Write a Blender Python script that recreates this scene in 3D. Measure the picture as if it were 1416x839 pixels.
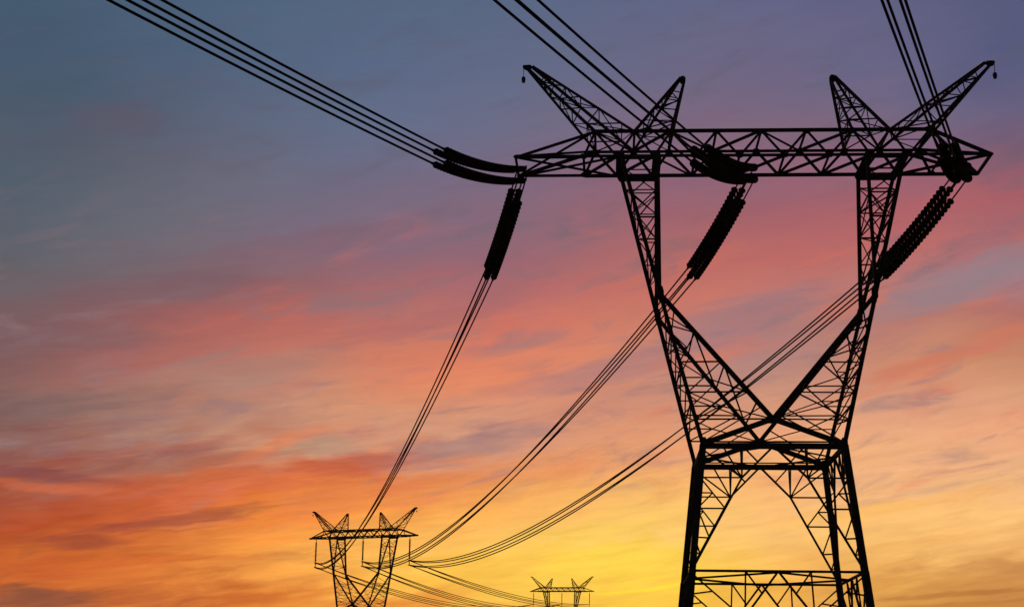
import bpy, bmesh, math, random
from mathutils import Vector, Matrix

random.seed(7)
for o in list(bpy.data.objects):
    bpy.data.objects.remove(o, do_unlink=True)
scene = bpy.context.scene
COL = scene.collection
R = math.radians

# ------------------------------------------------------------------ camera
EYE = 1.6                                   # eye height over the ground
PITCH, ROLL = 0.2426, 0.0141
FPX, PW, PH = 2222.96, 1416.0, 839.0
cam_data = bpy.data.cameras.new("camera")
cam_data.sensor_width = 36.0
cam_data.lens = FPX * 36.0 / PW
cam_data.clip_start = 0.1
cam_data.clip_end = 30000.0
cam = bpy.data.objects.new("camera", cam_data)
COL.objects.link(cam)
fw = Vector((0, math.cos(PITCH), math.sin(PITCH)))
up = Vector((0, -math.sin(PITCH), math.cos(PITCH)))
rt = Vector((1, 0, 0))
r2 = rt * math.cos(ROLL) + up * math.sin(ROLL)
u2 = -rt * math.sin(ROLL) + up * math.cos(ROLL)
mw = Matrix.Identity(4)
for i in range(3):
    mw[i][0] = r2[i]; mw[i][1] = u2[i]; mw[i][2] = -fw[i]
mw[2][3] = EYE
cam.matrix_world = mw
scene.camera = cam

# ------------------------------------------------------------------ exposure
scene.view_settings.view_transform = 'Standard'
scene.view_settings.look = 'None'
scene.view_settings.exposure = 0.0
scene.view_settings.gamma = 1.0
scene.view_settings.use_curve_mapping = False
scene.cycles.max_bounces = 4

# ------------------------------------------------------------------ sky (dusk, sun just at the horizon ahead)
SUN_AZ, SUN_EL = R(3.4), R(1.2)


def lin(h):
    out = []
    for k in (0, 2, 4):
        c = int(h[k:k + 2], 16) / 255.0
        out.append(c / 12.92 if c <= 0.04045 else ((c + 0.055) / 1.055) ** 2.4)
    return out


# colours of the evening cloud deck, a table over azimuth and elevation (degrees from due north / above horizon)
SKY_X = [0, 177, 354, 531, 708, 885, 1062, 1239, 1416]
SKY_Y = [0, 70, 140, 190, 240, 290, 340, 390, 440, 490, 540, 590, 640, 690, 740, 790, 839]
SKY = [
    "44586c 4a5f77 50647d 556781 5a6884 616887 646688 5f6083 53587a",
    "45596e 4c5f77 536580 596986 5f6c89 666a87 6a6787 656486 565a7d",
    "4a5a6c 525f73 5b6881 606d8a 686c87 716a85 78687f 6f6a87 5f5f80",
    "515b6a 5c5e70 626a7f 66708c 716d87 80687e 82687c 7a6880 75607a",
    "4f5e6c 60636f 6c6a7c 6f6c84 7d6a80 8c6678 8f6578 8f6276 8a5d6c",
    "556270 666a76 716d7e 7b6b80 866a7c 9a6672 a0646e b0646a b06064",
    "5f6068 6b6a74 7c6a76 86697a 8f6876 a86a6d bd6a66 c06c68 a47278",
    "68656a 776369 8b6268 a06a70 a86a70 c87066 cb7a6c b47a78 a58088",
    "7a6064 905d5e b46860 bc7068 cb7468 d58068 b07c7a b87c72 b57068",
    "82585a a56660 bc7668 d68068 e08268 cf8c74 a98080 d08a6c c88868",
    "86645f a4756a bc8876 de906a e6906c c68a7a cc947c dc9c80 daa07e",
    "86625e a67c6e c48e76 d8a88a cc9c88 e69c74 eca67e ecaa84 eea47c",
    "905850 b0644e ca7250 d26c48 e68e62 f6a874 fab47c f2b486 f2b68c",
    "a85238 c25a3a e6743c f88e46 fca85c fec070 fec276 fcbe78 fcc480",
    "b44e2e c85e34 f49c4a ffba5c ffca6c ffd468 fec878 fcc478 fabc74",
    "cc6632 e07838 f8a652 ffb858 ffc660 ffd458 fcba60 eaa85a d8985a",
    "9e5a38 bc6036 e07c36 f2943e f8b04c fdc840 ecaa4c d8964c c47e40",
]
SKYT = [[lin(h) for h in row.split()] for row in SKY]


def sky_colour(az, el):
    d = Vector((math.sin(az) * math.cos(el), math.cos(az) * math.cos(el), math.sin(el)))
    w = d.dot(fw)
    x = PW / 2 + FPX * d.dot(r2) / w
    y = PH / 2 - FPX * d.dot(u2) / w

    def loc(v, grid):
        v = min(max(v, grid[0]), grid[-1])
        for i in range(len(grid) - 1):
            if v <= grid[i + 1]:
                return i, (v - grid[i]) / (grid[i + 1] - grid[i])
        return len(grid) - 2, 1.0
    i, a = loc(x, SKY_X)
    j, b = loc(y, SKY_Y)
    out = []
    for k in range(3):
        c0 = SKYT[j][i][k] * (1 - a) + SKYT[j][i + 1][k] * a
        c1 = SKYT[j + 1][i][k] * (1 - a) + SKYT[j + 1][i + 1][k] * a
        out.append(c0 * (1 - b) + c1 * b)
    return out


world = bpy.data.worlds.new("World")
scene.world = world
world.use_nodes = True
nt = world.node_tree
nt.nodes.clear()


def N(kind, **kw):
    n = nt.nodes.new(kind)
    for k, v in kw.items():
        setattr(n, k, v)
    return n


def L(a, b):
    nt.links.new(a, b)


def M(op, a, b=None, c=None, clamp=False):
    n = N('ShaderNodeMath', operation=op, use_clamp=clamp)
    for i, v in enumerate((a, b, c)):
        if v is None:
            continue
        if isinstance(v, (int, float)):
            n.inputs[i].default_value = v
        else:
            L(v, n.inputs[i])
    return n.outputs[0]


def MIX(fac, a, b, blend='MIX'):
    n = N('ShaderNodeMix', data_type='RGBA', blend_type=blend)
    for sock, v in ((n.inputs['Factor'], fac), (n.inputs['A'], a), (n.inputs['B'], b)):
        pass
    ins = [n.inputs[0], n.inputs[6], n.inputs[7]]
    for sock, v in zip(ins, (fac, a, b)):
        if isinstance(v, (int, float)):
            sock.default_value = v
        elif isinstance(v, (tuple, list)):
            sock.default_value = (*v[:3], 1)
        else:
            L(v, sock)
    return n.outputs[2]


def MAPR(v, a, b, c=0.0, d=1.0, smooth=True):
    n = N('ShaderNodeMapRange', interpolation_type='SMOOTHSTEP' if smooth else 'LINEAR', clamp=True)
    L(v, n.inputs[0])
    for i, x in enumerate((a, b, c, d)):
        n.inputs[i + 1].default_value = x
    return n.outputs[0]


tc = N('ShaderNodeTexCoord')
sep = N('ShaderNodeSeparateXYZ')
L(tc.outputs['Generated'], sep.inputs[0])
AZ = M('MULTIPLY', M('ARCTAN2', sep.outputs[0], sep.outputs[1]), 57.29578)
EL = M('MULTIPLY', M('ARCSINE', M('MAXIMUM', M('MINIMUM', sep.outputs[2], 1.0), -1.0)), 57.29578)


def streak_noise(theta, along, across, seed, detail, rough, dist=0.0):
    c, s = math.cos(theta), math.sin(theta)
    pa = M('ADD', M('MULTIPLY', AZ, c * along), M('MULTIPLY', EL, s * along))
    pe = M('ADD', M('MULTIPLY', AZ, -s * across), M('MULTIPLY', EL, c * across))
    cb = N('ShaderNodeCombineXYZ')
    L(pa, cb.inputs[0]); L(pe, cb.inputs[1]); cb.inputs[2].default_value = seed
    n = N('ShaderNodeTexNoise', noise_dimensions='3D')
    L(cb.outputs[0], n.inputs['Vector'])
    n.inputs['Scale'].default_value = 1.0
    n.inputs['Detail'].default_value = detail
    n.inputs['Roughness'].default_value = rough
    n.inputs['Distortion'].default_value = dist
    return M('SUBTRACT', n.outputs[0], 0.5)


n_big = streak_noise(R(11), 0.14, 0.55, 3.1, 4.0, 0.55, 0.3)
n_mid = streak_noise(R(9), 0.30, 1.5, 9.7, 5.0, 0.58, 0.4)
n_fine = streak_noise(R(8), 0.55, 4.2, 17.3, 5.0, 0.6, 0.5)
low = MAPR(EL, 15.0, 5.5)                    # cloud streaks are crisper towards the horizon
lowleft = M('MULTIPLY', low, MAPR(AZ, 4.0, -12.0, 0.45, 1.0))
EL2 = M('ADD', EL, M('ADD', M('MULTIPLY', n_big, M('ADD', M('MULTIPLY', low, 0.8), 2.0)),
                     M('MULTIPLY', n_mid, M('ADD', M('MULTIPLY', lowleft, 2.8), 1.0))))
AZ2 = M('ADD', AZ, M('MULTIPLY', n_big, 5.0))

EL_ROWS = [2.6, 3.9, 5.2, 6.5, 7.8, 9.1, 10.4, 11.7, 13.0, 14.3, 15.6, 17.0, 18.4, 20.0, 22.0, 24.6]
AZ_STOPS = [-18.0 + 3.0 * k for k in range(13)]
ramp_in = MAPR(AZ2, -18.0, 18.0, smooth=False)
col = None
for k, el in enumerate(EL_ROWS):
    cr = N('ShaderNodeValToRGB')
    cr.color_ramp.interpolation = 'CARDINAL'
    e = cr.color_ramp.elements
    while len(e) < len(AZ_STOPS):
        e.new(0.5)
    for q, az in enumerate(AZ_STOPS):
        e[q].position = q / (len(AZ_STOPS) - 1)
    for q, az in enumerate(AZ_STOPS):
        e[q].color = (*sky_colour(R(az), R(el)), 1)
    L(ramp_in, cr.inputs[0])
    if col is None:
        col = cr.outputs[0]
    else:
        col = MIX(MAPR(EL2, EL_ROWS[k - 1], el, smooth=False), col, cr.outputs[0])

# mottled salmon and grey-mauve veils in the middle of the sky
veil_a = streak_noise(R(16), 0.20, 0.75, 31.0, 5.0, 0.6, 0.6)
veil_b = streak_noise(R(13), 0.26, 1.05, 47.0, 5.0, 0.62, 0.6)
mid_band = M('MULTIPLY', MAPR(EL, 5.0, 8.5), MAPR(EL, 19.0, 13.0))
col = MIX(M('MULTIPLY', M("MULTIPLY", MAPR(veil_a, 0.02, 0.26), M("MULTIPLY", mid_band, MAPR(AZ, -17.0, -6.0))), 0.5), col, tuple(lin("e0775c")))
col = MIX(M('MULTIPLY', M('MULTIPLY', MAPR(veil_b, 0.0, 0.22), mid_band), 0.55), col, tuple(lin("93787c")))
top_band = MAPR(EL, 12.5, 16.0)
col = MIX(M('MULTIPLY', M('MULTIPLY', MAPR(veil_b, 0.0, 0.24), top_band), 0.36), col, tuple(lin("5f5c6c")))

# single cloud banks: x, y, half length, half width (photo pixels turned into angles), tilt, colour, strength
DEG = 57.29578 / FPX
BANKS = [
    (205, 642, 190, 13, 8, "8e5850", .40), (60, 655, 120, 7, -3, "84474c", .45), (225, 721, 140, 11, 9, "96493f", .55), (455, 616, 60, 11, 11, "b0967f", .5),
    (92, 751, 75, 9, 3, "90443a", .45), (330, 672, 150, 12, 9, "e0704c", .4), (265, 724, 60, 3, 9, "ec8850", .55), (50, 828, 80, 13, 0, "8a5240", .6),
    (80, 674, 130, 6, -2, "cf6c4c", .5), (640, 618, 120, 20, 12, "a8807c", .6), (505, 645, 90, 15, 7, "c25c46", .5),
    (840, 510, 150, 18, 13, "ad7e7e", .5), (1020, 440, 130, 28, 18, "a07a80", .55), (1330, 392, 130, 26, 18, "90828c", .6),
    (1330, 482, 140, 13, 17, "d27a60", .55), (1330, 808, 170, 22, 5, "cc8c4c", .45), (1320, 822, 120, 4, 3, "b06c34", .5), (1330, 836, 120, 3, 3, "b87038", .4), (760, 792, 240, 42, 3, "ffcd50", .5), (850, 775, 110, 26, 4, "ffd84c", .4), (1300, 745, 150, 7, 8, "e8a45c", .3),
    (885, 812, 75, 3, 9, "ffe040", .6), (160, 165, 75, 24, 0, "5d5868", .5), (400, 612, 75, 9, 22, "e2845a", .5),
    (95, 470, 130, 18, 9, "7c6266", .4), (215, 395, 130, 20, 11, "7a5f68", .45), (340, 508, 140, 18, 11, "a88578", .4),
    (60, 560, 120, 16, 6, "7c6664", .4), (600, 440, 140, 20, 18, "a06a6e", .35), (440, 335, 150, 18, 14, "80616c", .4),
    (690, 515, 160, 26, 14, "e98c66", .4), (270, 620, 60, 9, 12, "98625e", .5), (200, 772, 180, 6, 3, "c8602f", .4),
    (420, 770, 90, 5, 2, "d58a48", .45), (1230, 700, 150, 9, 9, "fcb85c", .35), (60, 110, 90, 20, 5, "465a6e", .3),
]
for bi, (bx, by, ba, bb, tilt, hexc, stg) in enumerate(BANKS):
    da, db = (bx - PW / 2) , (PH / 2 - by)
    dv = (fw * FPX + r2 * da + u2 * db).normalized()
    caz, cel = math.degrees(math.atan2(dv.x, dv.y)), math.degrees(math.asin(dv.z))
    th = R(tilt)
    EW = M('ADD', EL, M('MULTIPLY', n_mid, 0.35 + bb * DEG * 2.2))
    xa = M('SUBTRACT', M('ADD', AZ, M('MULTIPLY', n_big, 3.0)), caz)
    ye = M('SUBTRACT', EW, cel)
    lo = M('MULTIPLY', M('ADD', M('MULTIPLY', xa, math.cos(th)), M('MULTIPLY', ye, math.sin(th))), 1 / (ba * DEG))
    tr = M('MULTIPLY', M('SUBTRACT', M('MULTIPLY', ye, math.cos(th)), M('MULTIPLY', xa, math.sin(th))), 1 / (bb * DEG))
    q = M('ADD', M('MULTIPLY', lo, lo), M('MULTIPLY', tr, tr))
    q = M('ADD', q, M('MULTIPLY', n_fine, 1.3))
    fac = MAPR(q, 1.7, 0.0, 0.0, min(1.0, stg * 1.15))
    col = MIX(fac, col, tuple(lin(hexc)))

# brighter and darker filaments of the cloud deck
gain = M('ADD', M('ADD', 1.0, M('MULTIPLY', MAPR(EL, 9.0, 4.0), 0.12)), M('ADD', M('MULTIPLY', n_mid, M('ADD', M('MULTIPLY', lowleft, 0.60), 0.17)),
                       M('MULTIPLY', n_fine, M('ADD', M('MULTIPLY', lowleft, 0.65), 0.08))))
gv = N('ShaderNodeCombineColor')
L(M('ADD', 1.0, M('MULTIPLY', M('SUBTRACT', gain, 1.0), 0.8)), gv.inputs[0])
L(gain, gv.inputs[1])
L(M('ADD', 1.0, M('MULTIPLY', M('SUBTRACT', gain, 1.0), 0.6)), gv.inputs[2])
col = MIX(1.0, col, gv.outputs[0], 'MULTIPLY')

hsv = N('ShaderNodeHueSaturation')
hsv.inputs['Saturation'].default_value = 1.01
L(col, hsv.inputs['Color'])
col = hsv.outputs[0]

# the rest of the dome: clear dusk sky, already dark behind the viewer and overhead
nishita = N('ShaderNodeTexSky', sky_type='NISHITA')
nishita.sun_disc = False
nishita.sun_elevation = SUN_EL
nishita.sun_rotation = SUN_AZ
dusk = MIX(1.0, nishita.outputs[0], (0.05, 0.05, 0.05), 'MULTIPLY')
aaz = M('ABSOLUTE', AZ)
front = M('MULTIPLY', MAPR(aaz, 55.0, 22.0), MAPR(EL, 42.0, 26.0))
back_dark = MIX(M('MULTIPLY', MAPR(aaz, 40.0, 95.0), 0.75), dusk, (0.006, 0.008, 0.014))
col = MIX(front, back_dark, col)
bg = N('ShaderNodeBackground')
L(col, bg.inputs[0])
bg.inputs[1].default_value = 1.0
out = N('ShaderNodeOutputWorld')
L(bg.outputs[0], out.inputs[0])

# ------------------------------------------------------------------ sun
sd = bpy.data.lights.new("sun", 'SUN')
sd.energy = 0.03
sd.angle = R(0.5)
sd.color = (1.0, 0.55, 0.25)
sun = bpy.data.objects.new("sun", sd)
COL.objects.link(sun)
to_sun = Vector((math.sin(SUN_AZ) * math.cos(SUN_EL), math.cos(SUN_AZ) * math.cos(SUN_EL), math.sin(SUN_EL)))
sun.rotation_euler = to_sun.to_track_quat('Z', 'Y').to_euler()
sun.location = (0, 0, 200)

# ------------------------------------------------------------------ materials


def material(name, base, rough, metal=0.0, noise_scale=3.0, vary=0.4, spec=0.3):
    m = bpy.data.materials.new(name)
    m.use_nodes = True
    t = m.node_tree
    b = t.nodes['Principled BSDF']
    c = t.nodes.new('ShaderNodeTexCoord')
    n = t.nodes.new('ShaderNodeTexNoise')
    n.inputs['Scale'].default_value = noise_scale
    n.inputs['Detail'].default_value = 5
    r = t.nodes.new('ShaderNodeValToRGB')
    r.color_ramp.elements[0].position = 0.3
    r.color_ramp.elements[1].position = 0.7
    r.color_ramp.elements[0].color = (*[x * (1 - vary) for x in base], 1)
    r.color_ramp.elements[1].color = (*[x * (1 + vary) for x in base], 1)
    t.links.new(c.outputs['Object'], n.inputs['Vector'])
    t.links.new(n.outputs[0], r.inputs[0])
    t.links.new(r.outputs[0], b.inputs['Base Color'])
    b.inputs['Roughness'].default_value = rough
    b.inputs['Metallic'].default_value = metal
    b.inputs['Specular IOR Level'].default_value = spec
    return m


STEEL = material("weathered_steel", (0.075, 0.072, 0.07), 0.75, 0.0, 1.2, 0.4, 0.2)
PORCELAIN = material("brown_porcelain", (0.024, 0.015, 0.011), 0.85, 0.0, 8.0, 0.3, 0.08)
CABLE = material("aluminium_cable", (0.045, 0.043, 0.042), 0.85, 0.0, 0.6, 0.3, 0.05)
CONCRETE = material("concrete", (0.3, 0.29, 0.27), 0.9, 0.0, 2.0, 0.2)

# ------------------------------------------------------------------ helpers


def link(name, bm, mat, parent=None, smooth=False):
    me = bpy.data.meshes.new(name)
    bm.to_mesh(me)
    bm.free()
    me.materials.append(mat)
    if smooth:
        for p in me.polygons:
            p.use_smooth = True
    o = bpy.data.objects.new(name, me)
    COL.objects.link(o)
    if parent is not None:
        o.parent = parent
    return o


def empty(name, loc, rotz=0.0):
    o = bpy.data.objects.new(name, None)
    o.location = loc
    o.rotation_euler = (0, 0, rotz)
    o.empty_display_size = 0.5
    COL.objects.link(o)
    return o


def tag(o, label=None, cat=None, group=None, kind=None):
    if label: o['label'] = label
    if cat: o['category'] = cat
    if group: o['group'] = group
    if kind: o['kind'] = kind
    return o


def frame(p, q, ref=None):
    d = (q - p).normalized()
    r = Vector(ref) if ref is not None else Vector((0, 1, 0))
    if abs(d.dot(r)) > 0.95:
        r = Vector((1, 0, 0)) if abs(d.x) < 0.9 else Vector((0, 0, 1))
    a = d.cross(r).normalized()
    b = a.cross(d).normalized()
    return d, a, b


def loft(bm, rings, caps=True):
    vs = [[bm.verts.new(c) for c in ring] for ring in rings]
    n = len(rings[0])
    for i in range(len(vs) - 1):
        for k in range(n):
            bm.faces.new((vs[i][k], vs[i][(k + 1) % n], vs[i + 1][(k + 1) % n], vs[i + 1][k]))
    if caps:
        bm.faces.new(list(reversed(vs[0])))
        bm.faces.new(vs[-1])


def angle(bm, p, q, w, sx=1, sy=1, ref=None):
    """rolled steel angle (L section) of flange w from p to q"""
    p, q = Vector(p), Vector(q)
    if (q - p).length < 1e-4:
        return
    d, a, b = frame(p, q, ref)
    t = max(w * 0.16, 0.008)
    a, b = a * sx, b * sy
    h = w * 0.5
    prof = [(-h, -h), (h, -h), (h, -h + t), (-h + t, -h + t), (-h + t, h), (-h, h)]
    if sx * sy < 0:
        prof.reverse()
    loft(bm, [[c + a * x + b * y for x, y in prof] for c in (p, q)])


def bar(bm, p, q, w, h=None, ref=None):
    p, q = Vector(p), Vector(q)
    if (q - p).length < 1e-4:
        return
    d, a, b = frame(p, q, ref)
    h = h or w
    prof = [(-w / 2, -h / 2), (w / 2, -h / 2), (w / 2, h / 2), (-w / 2, h / 2)]
    loft(bm, [[c + a * x + b * y for x, y in prof] for c in (p, q)])


def tube(bm, pts, radii, n=6):
    rings = []
    for i, p in enumerate(pts):
        p = Vector(p)
        a0 = Vector(pts[max(i - 1, 0)]); b0 = Vector(pts[min(i + 1, len(pts) - 1)])
        d, a, b = frame(a0, b0, (0, 0, 1))
        r = radii[i] if isinstance(radii, (list, tuple)) else radii
        rings.append([p + (a * math.cos(2 * math.pi * k / n) + b * math.sin(2 * math.pi * k / n)) * r for k in range(n)])
    loft(bm, rings)


def plate(bm, c, w, h, t=0.02, shape=6):
    """gusset plate lying in the u-z plane"""
    c = Vector(c)
    pts = [(-w, -h * 0.4), (-w * 0.5, -h), (w * 0.5, -h), (w, -h * 0.4), (w, h * 0.4), (w * 0.5, h), (-w * 0.5, h), (-w, h * 0.4)]
    loft(bm, [[c + Vector((x, dy, z)) for x, z in pts] for dy in (-t / 2, t / 2)])


def lerp(a, b, t):
    return Vector(a) * (1 - t) + Vector(b) * t


def new():
    return bmesh.new()

# ------------------------------------------------------------------ ground


def ground():
    bm = new()
    n = 48
    S = 6000.0
    ring = []
    for i in range(n + 1):
        row = []
        for j in range(n + 1):
            x = -S + 2 * S * i / n
            y = -S + 2 * S * j / n
            row.append(bm.verts.new((x, y, 0)))
        ring.append(row)
    for i in range(n):
        for j in range(n):
            bm.faces.new((ring[i][j], ring[i + 1][j], ring[i + 1][j + 1], ring[i][j + 1]))
    g = link('ground', bm, material("dry_grass_soil", (0.06, 0.055, 0.03), 0.95, 0.0, 0.05, 0.5, 0.1))
    tag(g, kind='structure')


ground()

# ------------------------------------------------------------------ evening haze near the ground


def haze():
    bm = new()
    bmesh.ops.create_cube(bm, size=1.0)
    for v in bm.verts:
        v.co = Vector((v.co.x * 12100, v.co.y * 12100, -1.0 if v.co.z < 0 else 64.0))
    m = bpy.data.materials.new("haze_air")
    m.use_nodes = True
    t = m.node_tree
    t.nodes.clear()
    o = t.nodes.new('ShaderNodeOutputMaterial')
    v = t.nodes.new('ShaderNodeVolumePrincipled')
    v.inputs['Color'].default_value = (0.95, 0.9, 0.84, 1)
    v.inputs['Density'].default_value = HAZE
    v.inputs['Anisotropy'].default_value = 0.6
    t.links.new(v.outputs[0], o.inputs['Volume'])
    h = link('haze', bm, m)
    tag(h, kind='stuff')


HAZE = 0.00012
haze()

# ------------------------------------------------------------------ the pylon
ZB, ZT = 31.15 + EYE, 32.71 + EYE           # crossarm bottom / top chords, over the ground
DC = 1.79                                    # half depth of the crossarm
TN = [-9.75, -7.43, -5.3, -2.62, 0.0, 2.62, 5.3, 7.43, 9.75]
BN = [-10.42, -8.45, -6.3, -3.9, -1.3, 1.3, 3.9, 6.3, 8.45, 10.42]
UO, UI = 8.2, 6.1                            # outer and inner feet of the fork on the crossarm
ZW = 13.8 + EYE
WW, DW = 3.83, 4.05
ZL = 6.9 + EYE
WL, DL = 4.54, 4.82
ZA = 15.2 + EYE
ZK = 22.5 + EYE


def pylon(name, loc, yaw, lift, tipl, tipr, closed, fat, label, group):
    """lift raises everything above the waist; the legs keep their slope down to the ground"""
    root = empty(name, loc, -yaw)
    tag(root, label, 'pylon', group)
    V = lambda u, v, z: Vector((u, v, z + lift))
    k = fat
    CH, DG, BR = 0.185 * k, (0.15 if fat == 1.0 else 0.12) * k, (0.078 if fat == 1.0 else 0.05) * k
    tipd = 0.22 if closed else DC
    # ---- crossarm
    T = {s: [V(u, s * DC, ZT) for u in TN] for s in (-1, 1)}
    B = {s: [V(u, s * DC, ZB) for u in BN] for s in (-1, 1)}
    TL = {s: V(-tipl, s * tipd, ZB) for s in (-1, 1)}
    TR = {s: V(tipr, s * tipd, ZB) for s in (-1, 1)}
    bm = new()
    for s in (-1, 1):
        # Warren bracing of the near and far faces
        seq = [B[s][0], T[s][0], B[s][1], T[s][1], B[s][2], T[s][2], B[s][3], T[s][3], B[s][4], T[s][4],
               B[s][5], T[s][5], B[s][6], T[s][6], B[s][7], T[s][7], B[s][8], T[s][8], B[s][9]]
        for a, b in zip(seq, seq[1:]):
            angle(bm, a, b, DG, 1, s)
        for c in T[s]:
            plate(bm, c - Vector((0, s * 0.06, 0.05)), 0.24 * k, 0.16 * k)
        for c in B[s]:
            plate(bm, c - Vector((0, s * 0.06, -0.05)), 0.24 * k, 0.16 * k)
    for a, b in zip(T[-1], T[1]):
        angle(bm, a, b, DG, ref=(1, 0, 0))
    for a, b in zip(B[-1], B[1]):
        angle(bm, a, b, DG, ref=(1, 0, 0))
    for i, j in ((4, 3), (4, 5), (6, 5), (6, 7), (2, 3), (2, 1), (0, 1)):      # top face, near -> far
        angle(bm, T[-1][i], T[1][j], DG * 0.95, ref=(0, 0, 1))
    for i, j in ((1, 0), (2, 3), (3, 4), (5, 4), (6, 5), (7, 6), (8, 7), (2, 1)):      # bottom face
        angle(bm, B[-1][i], B[1][j], DG * 0.95, ref=(0, 0, 1))
    for tip, tn, bi in ((TL, 0, 1), (TR, 8, 8)):
        for s in (-1, 1):
            angle(bm, T[s][tn], tip[-s], DG, ref=(0, 1, 0))
            angle(bm, tip[s], B[-s][bi], DG, ref=(0, 0, 1))
        angle(bm, tip[-1], tip[1], DG, ref=(0, 0, 1))
        angle(bm, T[-1][tn], tip[1] - Vector((0, 0.05, 0)), DG * 0.9)
        for s in (-1, 1):
            plate(bm, tip[s] + Vector((0.12 if tn == 0 else -0.12, 0, 0.02)), 0.26 * k, 0.13 * k)
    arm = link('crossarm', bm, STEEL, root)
    for s in (-1, 1):
        bm = new()
        angle(bm, T[s][0], T[s][-1], CH, s, -1)
        angle(bm, T[s][0], TL[s], CH, s, -1)
        angle(bm, T[s][-1], TR[s], CH, s, -1)
        link('top_chord', bm, STEEL, arm)
        bm = new()
        angle(bm, B[s][0], B[s][-1], CH, s, 1)
        angle(bm, B[s][0], TL[s], CH, s, 1)
        angle(bm, B[s][-1], TR[s], CH, s, 1)
        link('bottom_chord', bm, STEEL, arm)
    # heavy seats where the forks meet the crossarm
    for side in (-1, 1):
        bm = new()
        for u in (UI, UO):
            bar(bm, V(side * u, -DC, ZB - 0.12), V(side * u, DC, ZB - 0.12), 0.46 if fat == 1.0 else 0.34, 0.14 * k, ref=(0, 0, 1))
        for s, dz in ((-1, -0.13), (1, -0.2)):
            bar(bm, V(side * (UI - 0.1), s * (DC + 0.04), ZB + dz), V(side * (UO + 0.05), s * (DC + 0.04), ZB + dz), (0.12 if s < 0 else 0.3) * k, 0.12 * k, ref=(0, 1, 0))
            for u in (UI, UO):
                plate(bm, V(side * u, s * (DC + 0.11), ZB - 0.05), 0.2 * k, 0.3 * k)
        link('fork_seat', bm, STEEL, arm)

    # ---- earth wire peaks
    for side in (-1, 1):
        for outer in (True, False):
            i0, i1 = ((0, 1) if outer else (2, 1))
            if side > 0:
                i0, i1 = 8 - i0, 8 - i1
            tip = V(side * (13.72 if outer else 4.5), 0, (37.58 if outer else 36.72) + EYE)
            hd = 0.12
            nose = Vector((side * 0.42, 0, -0.08)) if outer else Vector((-side * 0.05, 0, 0))
            bm = new()
            base = {(a, s): T[s][i] for a, i in ((0, i0), (1, i1)) for s in (-1, 1)}
            tp = {(0, s): tip + Vector((side * (0.12 if outer else -0.1), s * hd, -0.22)) for s in (-1, 1)}
            tp.update({(1, s): tip + Vector((-side * (0.12 if outer else -0.1), s * hd, 0.0)) for s in (-1, 1)})
            # feet run through the crossarm to the far chord joints, as bolted pyramids
            P = lambda key, t: lerp(base[key], tp[key], t)
            lv = [0.12, 0.34, 0.52, 0.67, 0.79, 0.88] if outer else [0.2, 0.42, 0.6, 0.76]
            BP = BR * 0.85
            faces = (((0, -1), (1, -1)), ((0, 1), (1, 1)), ((0, -1), (0, 1)), ((1, -1), (1, 1)))
            for fi, (a, b) in enumerate(faces):
                prev = 0.0
                for li, t in enumerate(lv):
                    if fi >= 2 or li % 2 == 0 or not outer:
                        angle(bm, P(a, t), P(b, t), BP)
                    if (li + fi) % 2:
                        angle(bm, P(a, prev), P(b, t), BP)
                    else:
                        angle(bm, P(b, prev), P(a, t), BP)
                    prev = t
            pk = link('earth_wire_peak', bm, STEEL, root)
            for key in base:
                bm = new()
                angle(bm, base[key], tp[key], (0.165 if fat == 1.0 else 0.135) * k, side if key[0] else -side, key[1])
                link('leg', bm, STEEL, pk)
            bm = new()
            c = tip + nose * 0.4
            pts = [(-side * 0.30, -0.02), (-side * 0.26, 0.07), (side * 0.12, 0.10), (side * 0.24, 0.06), (side * 0.27, -0.03), (side * 0.2, -0.15), (side * 0.0, -0.22), (-side * 0.2, -0.12)] if outer else \
                  [(-0.17, -0.22), (-0.17, 0.02), (-0.08, 0.11), (0.08, 0.11), (0.17, 0.02), (0.17, -0.22), (0.08, -0.34), (-0.08, -0.34)]
            for sgn in (-1, 1):
                ring = [[c + Vector((side * x * k, sgn * 0.11 + dy, z * k)) for x, z in pts] for dy in (-0.012, 0.012)]
                loft(bm, ring)
            link('tip_plate', bm, STEEL, pk)

    # ---- forked masts between waist and crossarm
    outer = lambda side, s, z: V(side * (WW + (UO - WW) * (z - ZW) / (ZB - ZW)), s * (DW + (DC - DW) * (z - ZW) / (ZB - ZW)), z)
    dk = lambda z: DW + (DC - DW) * (z - ZW) / (ZB - ZW)
    inner_up = lambda side, s, z: V(side * (UI - 0.02), s * dk(z), z)

    def inner_low(side, s, z):
        t = (z - ZA) / (ZK - ZA)
        return V(side * 6.02 * t, s * (DW + (dk(ZK) - DW) * t), z)
    for side in (-1, 1):
        bm = new()
        # upper part: knee to crossarm
        zs = [ZK + 0.9, 24.4 + EYE, 25.7 + EYE, 27.3 + EYE, 28.8 + EYE, 30.3 + EYE]
        for s in (-1, 1):
            prev = None
            for i, z in enumerate(zs):
                o, n = outer(side, s, z), inner_up(side, s, z)
                if i >= 2:
                    angle(bm, o, n, BR * (1.3 if i == 3 else 1.0), ref=(0, 0, 1))
                if prev is not None and i >= 1:
                    po, pn = prev
                    angle(bm, po, n, BR * 0.9)
                    if i >= 3:
                        angle(bm, pn, o, BR * 0.9)
                prev = (o, n)
        for f in (outer, inner_up):
            prev = None
            for i, z in enumerate(zs):
                a, b = f(side, -1, z), f(side, 1, z)
                if i in (1, 3, 4):
                    angle(bm, a, b, BR, ref=(0, 0, 1))
                if prev is not None:
                    angle(bm, prev[0] if i % 2 else prev[1], b if i % 2 else a, BR * 0.9)
                prev = (a, b)
        # horizontal cross at the collar under the crossarm
        angle(bm, outer(side, -1, zs[4]), inner_up(side, 1, zs[4]), BR * 0.9, ref=(0, 0, 1))
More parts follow.
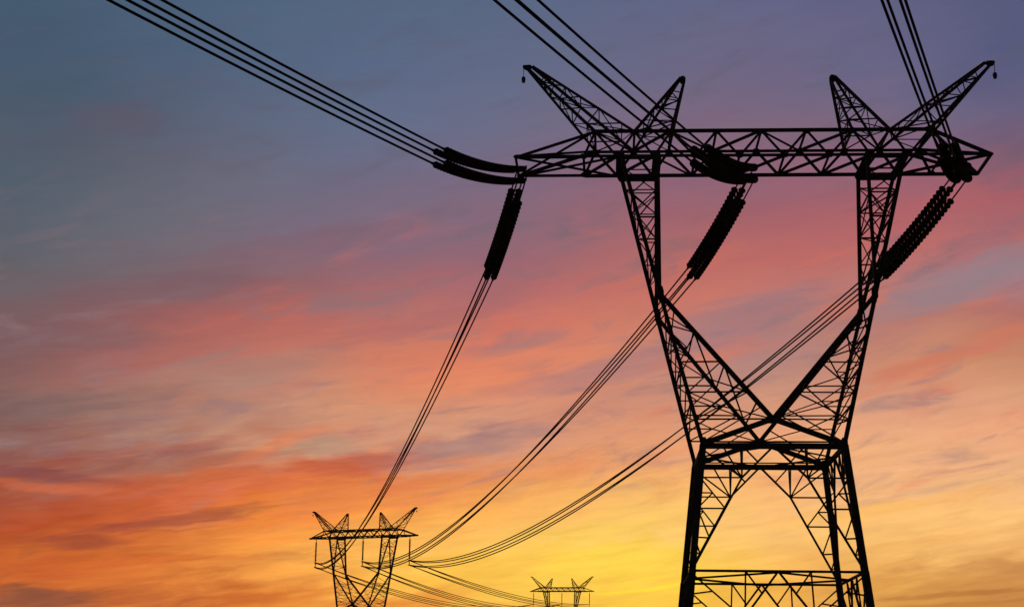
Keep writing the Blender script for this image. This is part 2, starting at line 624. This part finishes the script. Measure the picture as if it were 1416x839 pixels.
        angle(bm, outer(side, 1, zs[4]), inner_up(side, -1, zs[4]), BR * 0.9, ref=(0, 0, 1))
        # lower part: knee to waist, one arm of the V
        zv = [ZK - 0.9, 20.2 + EYE, 18.5 + EYE, 16.75 + EYE, ZA]
        for s in (-1, 1):
            for i, z in enumerate(zv):
                n = inner_low(side, s, z)
                o = outer(side, s, z)
                if 2 <= i:
                    angle(bm, n, o, BR * 1.05, ref=(0, 0, 1))
                if i < len(zv) - 1:
                    z2 = zv[i + 1]
                    o2 = outer(side, s, z2)
                    angle(bm, n, o2, BR)
                    if i >= 1:
                        m = lerp(n, o2, 0.52)
                        zo = m.z - lift
                        angle(bm, m, outer(side, s, zo), BR * 0.9, ref=(0, 0, 1))
                        angle(bm, m, o, BR * 0.9)
                        angle(bm, m, inner_low(side, s, z2), BR * 0.85) if i >= 2 else None
                if i == 1:
                    angle(bm, n, outer(side, s, ZK - 1.3), BR)
                    angle(bm, n, outer(side, s, z + 0.45), BR)
            # last bay down to the waist corner
            zz = 14.9 + EYE
            angle(bm, inner_low(side, s, ZA + 0.7), outer(side, s, ZW + 0.1), BR * 0.9)
            angle(bm, outer(side, s, ZW + 0.15), V(0, s * DW, ZW + 0.15), BR * 0.9, ref=(0, 0, 1))
        for f in (outer, inner_low):
            prev = None
            for i, z in enumerate([ZK - 0.9, 20.3 + EYE, 19.3 + EYE, 18.3 + EYE, 17.2 + EYE, 16.2 + EYE, ZA]):
                a, b = f(side, -1, z), f(side, 1, z)
                if f is inner_low and i not in (1, 3, 5):
                    continue
                if prev is not None:
                    angle(bm, prev[0] if i % 2 else prev[1], b if i % 2 else a, BR)
                    angle(bm, prev[1] if i % 2 else prev[0], a if i % 2 else b, BR) if f is outer and i % 2 == 0 else None
                if i in (1, 3, 5):
                    angle(bm, a, b, BR, ref=(0, 0, 1))
                prev = (a, b)
        fork = link('forked_mast', bm, STEEL, root)
        for s in (-1, 1):
            bm = new()
            angle(bm, outer(side, s, ZW), outer(side, s, ZB), 0.23 * k, side, s)
            plate(bm, outer(side, s, ZK + 0.05) + Vector((-side * 0.04, -s * 0.14, 0)), 0.17 * k, 0.5 * k)
            link('outer_leg', bm, STEEL, fork)
            bm = new()
            angle(bm, inner_up(side, s, ZK - 0.15), inner_up(side, s, ZB), 0.22 * k, -side, s)
            link('inner_leg', bm, STEEL, fork)
            bm = new()
            angle(bm, inner_low(side, s, ZA), inner_low(side, s, ZK + 0.1), 0.25 * k, -side, s)
            link('raking_leg', bm, STEEL, fork)

    # ---- waist frame
    bm = new()
    zh = ZW - 0.1
    for s in (-1, 1):
        apex = V(0, s * DW, ZA)
        for side in (-1, 1):
            bar(bm, V(side * WW, s * DW, ZW + 0.02), apex, 0.29 * k, 0.14 * k, ref=(0, 1, 0))
        plate(bm, apex - Vector((0, s * 0.1, 0.02)), 0.42 * k, 0.22 * k, 0.03)
        for side in (-1, 1):
            plate(bm, V(side * WW * 0.99, s * (DW + 0.17), ZW - 0.0), 0.2 * k, 0.36 * k, 0.03)
            # posts and diagonals in the bay under the roof
            zq = 11.94 + EYE
            q = V(side * 1.76, s * (DW + 0.2), zq)
            angle(bm, V(side * 1.8, s * DW, zh), q, BR)
            angle(bm, V(side * WW, s * DW, zh + 0.05), V(side * 1.8, s * DW, zh), BR) if False else None
    for s in (-1, 1):
        pass
    # floor of the waist: diamond between the mid-sides
    mids = [V(0, -DW, zh), V(WW, 0, zh), V(0, DW, zh), V(-WW, 0, zh)]
    for a, b in zip(mids, mids[1:] + mids[:1]):
        angle(bm, a, b, BR * 1.2, ref=(0, 0, 1))
    waist = link('waist_frame', bm, STEEL, root)
    for s in (-1, 1):
        bm = new()
        bar(bm, V(-WW, s * DW, zh), V(WW, s * DW, zh), 0.32 * k, 0.14 * k, ref=(0, 1, 0))
        link('waist_beam', bm, STEEL, waist)
        bm = new()
        bar(bm, V(s * WW, -DW, zh + 0.02), V(s * WW, DW, zh + 0.02), 0.27 * k, 0.16 * k, ref=(1, 0, 0))
        link('waist_beam', bm, STEEL, waist)

    # ---- body: legs, bracing panels, belt, footings
    def corner(su, sv, z):                       # z over the ground in the un-lifted frame (may be negative)
        t = (ZW - z) / (ZW - ZL)
        return V(su * (WW + (WL - WW) * t), sv * (DW + (DL - DW) * t), z)
    zg = -lift                                   # ground in that frame
    for su in (-1, 1):
        for sv in (-1, 1):
            bm = new()
            angle(bm, corner(su, sv, ZW - 0.05), corner(su, sv, ZL), 0.37 * k, su, -sv, ref=(0, 1, 0))
            angle(bm, corner(su, sv, ZL), corner(su, sv, zg + 0.25), 0.40 * k, su, -sv, ref=(0, 1, 0))
            lg = link('leg', bm, STEEL, root)
            bm = new()
            c = corner(su, sv, zg)
            prof = []
            for h, r in ((-0.35, 0.75), (0.15, 0.7), (0.45, 0.5), (0.5, 0.45)):
                prof.append([Vector((c.x + sx * r, c.y + sy * r, h)) for sx, sy in ((-1, -1), (1, -1), (1, 1), (-1, 1))])
            loft(bm, prof)
            link('footing', bm, CONCRETE, lg)

    def face(axis, sgn):
        """one side of the body; axis 0: near/far faces, axis 1: the two flanks"""
        bm = new()
        if axis == 0:
            C = lambda t, z: lerp(corner(-1, sgn, z), corner(1, sgn, z), (t + 1) / 2)
        else:
            C = lambda t, z: lerp(corner(sgn, -1, z), corner(sgn, 1, z), (t + 1) / 2)
        ARC, BRB = 0.115 * k, 0.085 * k
        z1, z2 = 11.94 + EYE, 10.25 + EYE
        f1, f2 = 0.44, 0.64
        for m in (-1, 1):
            apex = C(0, zh)
            a1, a2, a3 = C(m * f1, z1), C(m * f2, z2), C(m, ZL + 0.05)
            angle(bm, apex, a1, ARC)
            angle(bm, a1, a3, ARC)
            mid1 = lerp(a1, a3, 0.34)
            mid2 = lerp(a1, a3, 0.66)
            mid3 = lerp(a1, a3, 0.84)
            angle(bm, a1, C(m * 0.995, z1), BRB)
            angle(bm, mid1, C(m, mid1.z - lift), BRB)
            angle(bm, mid2, C(m, mid2.z - lift + 0.04), BRB)
            angle(bm, mid3, C(m, mid3.z - lift + 0.2), BRB * 0.9)
            angle(bm, C(m * f1, zh), a1, BRB)
            angle(bm, C(m, zh - 0.2), a1, BRB)
            angle(bm, C(m * f1, zh), lerp(apex, a1, 0.5), BRB)
            angle(bm, mid1, C(m, z1), BRB)
            angle(bm, lerp(mid1, C(m, z1), 0.5), C(m, (mid1.z - lift + z1) / 2), BRB * 0.9)
            angle(bm, lerp(mid1, C(m, z1), 0.5), C(m, mid1.z - lift), BRB * 0.9)
            angle(bm, mid2, C(m, mid1.z - lift), BRB)
            angle(bm, mid3, C(m, mid2.z - lift), BRB * 0.9)
            # roof bracing between waist beam and first joint
            angle(bm, C(m * 0.72, zh), a1, BRB)
            angle(bm, C(m * 0.97, (zh + z1) / 2), C(m * 0.74, (zh + z1) / 2 - 0.1), BRB * 0.9) if axis else None
        link('body_bracing', bm, STEEL, root)
        # below the belt
        bm = new()
        zc = ZL
        step = 6.9
        while zc > zg + 1.5:
            zn = max(zc - step, zg + 0.4)
            for m in (-1, 1):
                apex = C(0, zc)
                foot = C(m, zn)
                angle(bm, apex, foot, ARC)
                g1 = lerp(apex, foot, 0.36)
                g2 = lerp(apex, foot, 0.68)
                top_q = C(m * 0.38, zc)
                angle(bm, top_q, C(m * 0.38, g1.z - lift - 0.0), BRB)
                angle(bm, top_q, lerp(apex, foot, 0.17), BRB)
                angle(bm, C(m, zc - 0.15), g1, BRB)
                angle(bm, lerp(C(m, zc - 0.15), g1, 0.4), C(m, zc - 1.25), BRB)
                angle(bm, g1, C(m, g1.z - lift), BRB)
                angle(bm, g2, C(m, g1.z - lift), BRB)
                angle(bm, g2, C(m, g2.z - lift), BRB)
            if zn > zg + 1.5:
                angle(bm, C(-1, zn), C(1, zn), ARC)
            zc = zn
        link('base_bracing', bm, STEEL, root)
    for sgn in (-1, 1):
        face(0, sgn)
        face(1, sgn)
    bm = new()
    cs = [corner(-1, -1, ZL), corner(1, -1, ZL), corner(1, 1, ZL), corner(-1, 1, ZL)]
    ms = [lerp(cs[i], cs[(i + 1) % 4], 0.5) for i in range(4)]
    for i in range(4):
        angle(bm, ms[i] - Vector((0, 0, .06)), ms[(i + 1) % 4] - Vector((0, 0, .06)), 0.11 * k, ref=(0, 0, 1))
    belt = link('belt_frame', bm, STEEL, root)
    for i in range(4):
        bm = new()
        bar(bm, cs[i], cs[(i + 1) % 4], 0.13 * k, 0.13 * k, ref=(0, 0, 1))
        link('belt_beam', bm, STEEL, belt)
    return root


def tower_point(t, u, v, z):
    x, y, yaw, lift = t
    c, s = math.cos(yaw), math.sin(yaw)
    return Vector((x + u * c + v * s, y - u * s + v * c, z + lift))


def ray_xy(px, dist):
    """ground position at a given distance along a bearing measured on the photograph"""
    az = math.atan((px - PW / 2) / FPX)
    return math.sin(az) * dist, math.cos(az) * dist


BIG = (14.604, 90.852, 0.0613, 0.0)
MID = (-34.3, 381.5, R(25.0), 6.05)
FAR = (24.1, 727.6, R(13.0), 17.0)
PYL = 'lattice pylons of the same power line'
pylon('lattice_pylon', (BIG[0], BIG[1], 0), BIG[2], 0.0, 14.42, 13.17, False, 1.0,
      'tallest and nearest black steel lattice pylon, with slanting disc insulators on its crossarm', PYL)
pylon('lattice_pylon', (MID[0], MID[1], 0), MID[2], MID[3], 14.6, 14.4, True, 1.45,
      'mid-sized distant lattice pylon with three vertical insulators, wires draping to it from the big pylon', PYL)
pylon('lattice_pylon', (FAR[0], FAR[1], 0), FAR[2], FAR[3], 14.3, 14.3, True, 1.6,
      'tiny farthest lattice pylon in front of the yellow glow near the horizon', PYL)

# ------------------------------------------------------------------ insulators and wires


def disc_mesh():
    bm = new()
    prof = [(0.03, -0.15), (0.045, -0.14), (0.05, -0.10), (0.09, -0.085), (0.158, -0.06), (0.19, -0.015), (0.185, 0.025), (0.14, 0.06),
            (0.06, 0.10), (0.055, 0.14), (0.03, 0.16)]
    n = 14
    rings = [[Vector((r * math.cos(2 * math.pi * i / n), r * math.sin(2 * math.pi * i / n), z)) for i in range(n)] for r, z in prof]
    loft(bm, rings)
    me = bpy.data.meshes.new('disc')
    bm.to_mesh(me); bm.free()
    me.materials.append(PORCELAIN)
    for p in me.polygons:
        p.use_smooth = True
    return me


DISC = disc_mesh()


def tension_string(path, start, label, group, NDISC, girth):
    """path(t) for t in [0, T]; discs from `start` on"""
    f, T = path
    A = f(0)
    root = empty('insulator_string', A)
    tag(root, label, 'insulator', group)
    bm = new()
    tube(bm, [f(start * i / 3) - A for i in range(4)], 0.05, 6)
    bar(bm, Vector((0, 0, 0)), Vector((0, 0, 0.22)), 0.09, 0.05)
    link('link_rod', bm, STEEL, root)
    bm = new()
    end = T - 0.45
    tube(bm, [f(start + (end - start) * i / 16) - A for i in range(17)], 0.04, 6)
    link('core', bm, STEEL, root)
    pitch = (end - start) / NDISC
    for i in range(NDISC):
        t = start + pitch * (i + 0.5)
        p = f(t)
        d = (f(t + 0.05) - f(t - 0.05)).normalized()
        o = bpy.data.objects.new('disc', DISC)
        COL.objects.link(o)
        o.parent = root
        o.location = p - A
        o.rotation_euler = d.to_track_quat('Z', 'Y').to_euler()
        o.scale = (girth, girth, 1.0)
    bm = new()
    tube(bm, [f(end - 0.05) - A, f(end + 0.1) - A, f(T - 0.1) - A, f(T) - A], [0.05, 0.085, 0.075, 0.05], 8)
    link('wire_clamp', bm, STEEL, root)
    return f(T)


def wire(p, q, drop, label, group, r0, r1, n=48):
    """conductor from p to q whose parabola hangs `drop` under the chord at mid span"""
    bm = new()
    pts, rad = [], []
    for i in range(n + 1):
        t = i / n
        c = lerp(p, q, t)
        c.z -= 4 * drop * t * (1 - t)
        pts.append(c - p)
        rad.append(r0 + (r1 - r0) * t)
    tube(bm, pts, rad, 6)
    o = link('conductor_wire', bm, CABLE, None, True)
    o.location = p
    tag(o, label, 'wire', group)


F_AZS = (R(22.6), R(21.8), R(19.7))
ATT_Z = 30.95 + EYE
DV, DVB, DH, DHF = 0.37, 0.38, 0.24, (0.32, 0.39, 0.32)
phases = [('left tip', -14.24), ('middle', -0.48), ('right tip', 12.13)]
POS = {(1, -1): 'upper left', (1, 1): 'upper right', (-1, -1): 'lower left', (-1, 1): 'lower right'}
mid_u = (-12.9, 0.0, 12.5)
STR = 6.0


def string_path(A, d, T, s0, s1):
    def f(t):
        return A + d * t + Vector((0, 0, s0 * t + (s1 - s0) * t * t / (2 * T)))
    return f, T


# suspension insulators of the distant pylons


def suspension(t, u, label, group, fat):
    A = tower_point(t, u, 0.0, ZB - 0.1)
    root = empty('suspension_insulator', A)
    tag(root, label, 'insulator', group)
    bm = new()
    tube(bm, [(0, 0, 0.1), (0, 0, -0.8)], 0.05 * fat, 6)
    link('link_rod', bm, STEEL, root)
    bm = new()
    pts, rad = [], []
    nn = 22
    for i in range(nn):
        z = -0.8 - (STR - 1.4) * i / nn
        h = (STR - 1.4) / nn
        pts += [(0, 0, z), (0, 0, z - h * 0.45), (0, 0, z - h * 0.55)]
        rad += [0.13, 0.15 * fat, 0.13]
    tube(bm, pts, rad, 8)
    link('disc_stack', bm, PORCELAIN, root)
    bm = new()
    tube(bm, [(0, 0, -STR + 0.6), (0, 0, -STR - 0.75)], 0.06 * fat, 6)
    for z in (-STR + 0.38, -STR - 0.68):
        bar(bm, Vector((-0.32, 0, z)), Vector((0.32, 0, z)), 0.1 * fat, 0.1 * fat)
    link('yoke', bm, STEEL, root)
    return A


mid_att, far_att = [], []
for nm, u in zip(('leftmost', 'middle', 'rightmost'), mid_u):
    mid_att.append(suspension(MID, u, 'upright insulator hanging under the crossarm of the mid-sized pylon, %s of three' % nm,
                              'hanging insulators of the distant pylons', 1.9))
for nm, u in zip(('leftmost', 'middle', 'rightmost'), mid_u):
    far_att.append(suspension(FAR, u, 'thin upright insulator hanging under the crossarm of the tiniest pylon, %s of three' % nm,
                              'hanging insulators of the distant pylons', 1.3))

BACK_DROP = (6.1, 6.4, 6.3)
for pi, (pname, u) in enumerate(phases):
    c = tower_point(BIG, u, 1.0, ATT_Z)
    where = {'left tip': "the big crossarm's left tip", 'middle': "the middle of the big crossarm", 'right tip': "the big crossarm's right end"}[pname]
    # span that comes over the viewer
    F_AZ = F_AZS[pi]
    d = Vector((-math.sin(F_AZ), -math.cos(F_AZ), 0))
    lat = Vector((math.cos(F_AZ), -math.sin(F_AZ), 0))
    for sv in (1, -1):
        for sh in (-1, 1):
            A = c + lat * (sh * DHF[pi]) + Vector((0, 0, sv * DV))
            E = tension_string(string_path(A, d, 12.0, -0.33, -0.11), 0.35,
                               'insulator string bending up from %s, %s of four' % (where, POS[(sv, sh)]),
                               'insulator strings on the viewer side of the crossarm', 28, (1.05, 1.3, 1.35)[pi])
            q = E + d * 300 + Vector((0, 0, 1.0))
            wire(E, q, 300 * 0.108 / 4, 'wire from %s rising overhead, %s of four' % (where, POS[(sv, sh)]),
                 'wires running up over the viewer', 0.06, 0.06, 90)
    # span to the next pylon
    S = mid_att[pi] + Vector((0, 0, -STR - 0.15))
    d = Vector((S.x - c.x, S.y - c.y, 0)).normalized()
    lat = Vector((d.y, -d.x, 0))
    for sv in (1, -1):
        for sh in (-1, 1):
            A = c + lat * (sh * DH) + Vector((0, 0, sv * DVB))
            E = tension_string(string_path(A, d, 13.1, -0.30, -0.135), 2.1,
                               'beaded insulator string slanting down from %s, %s of four' % (where, POS[(sv, sh)]),
                               'insulator strings on the far side of the crossarm', 23, 1.2)
            q = S + lat * (sh * 0.16) + Vector((0, 0, sv * 0.53))
            wire(E, q, BACK_DROP[pi] - 0.3 * sh, 'draped wire from %s to mid-sized pylon, %s of four' % (where, POS[(sv, sh)]),
                 'wires draped to the mid-sized pylon', 0.055, 0.105, 64)
    # from the second pylon on to the third
    S2 = far_att[pi] + Vector((0, 0, -STR - 0.15))
    d2 = Vector((S2.x - S.x, S2.y - S.y, 0)).normalized()
    lat2 = Vector((d2.y, -d2.x, 0))
    for sv in (1, -1):
        for sh in (-1, 1):
            p = S + lat2 * (sh * 0.1) + Vector((0, 0, sv * 0.53))
            q = S2 + lat2 * (sh * 0.1) + Vector((0, 0, sv * 0.53))
            wire(p, q, (5.0, 5.0, 3.2)[pi] + 0.35 * sh, 'faint wire between %s insulators of mid-sized and tiniest pylons, %s of four' % (('leftmost', 'middle', 'rightmost')[pi], POS[(sv, sh)]),
                 'wires on to the tiniest pylon', 0.10, 0.11, 48)


def peak_hanger(t, side, label):
    A = tower_point(t, side * 14.12, 0, 37.36 + EYE)
    root = empty('earth_wire_hanger', A)
    tag(root, label, 'hanger', 'small hangers at the outer peak tips')
    bm = new()
    tube(bm, [(0, 0, 0.12), (0, 0, -0.5)], 0.02, 6)
    link('hook', bm, STEEL, root)
    bm = new()
    tube(bm, [(0, 0, -0.45), (0, 0, -0.48), (0, 0, -0.56), (0, 0, -0.58), (0, 0, -0.6), (0, 0, -0.7), (0, 0, -0.72), (0, 0, -0.8), (0, 0, -0.85)],
         [0.05, 0.11, 0.12, 0.07, 0.13, 0.13, 0.07, 0.12, 0.05], 10)
    link('insulator', bm, PORCELAIN, root)


peak_hanger(BIG, -1, "small round insulator dangling from the tip of the big pylon's left outer peak")
peak_hanger(BIG, 1, "small round insulator dangling from the tip of the big pylon's right outer peak")
peak_hanger(MID, -1, "tiny insulator dangling from the mid-sized pylon's left outer peak")
peak_hanger(MID, 1, "tiny insulator dangling from the mid-sized pylon's right outer peak")
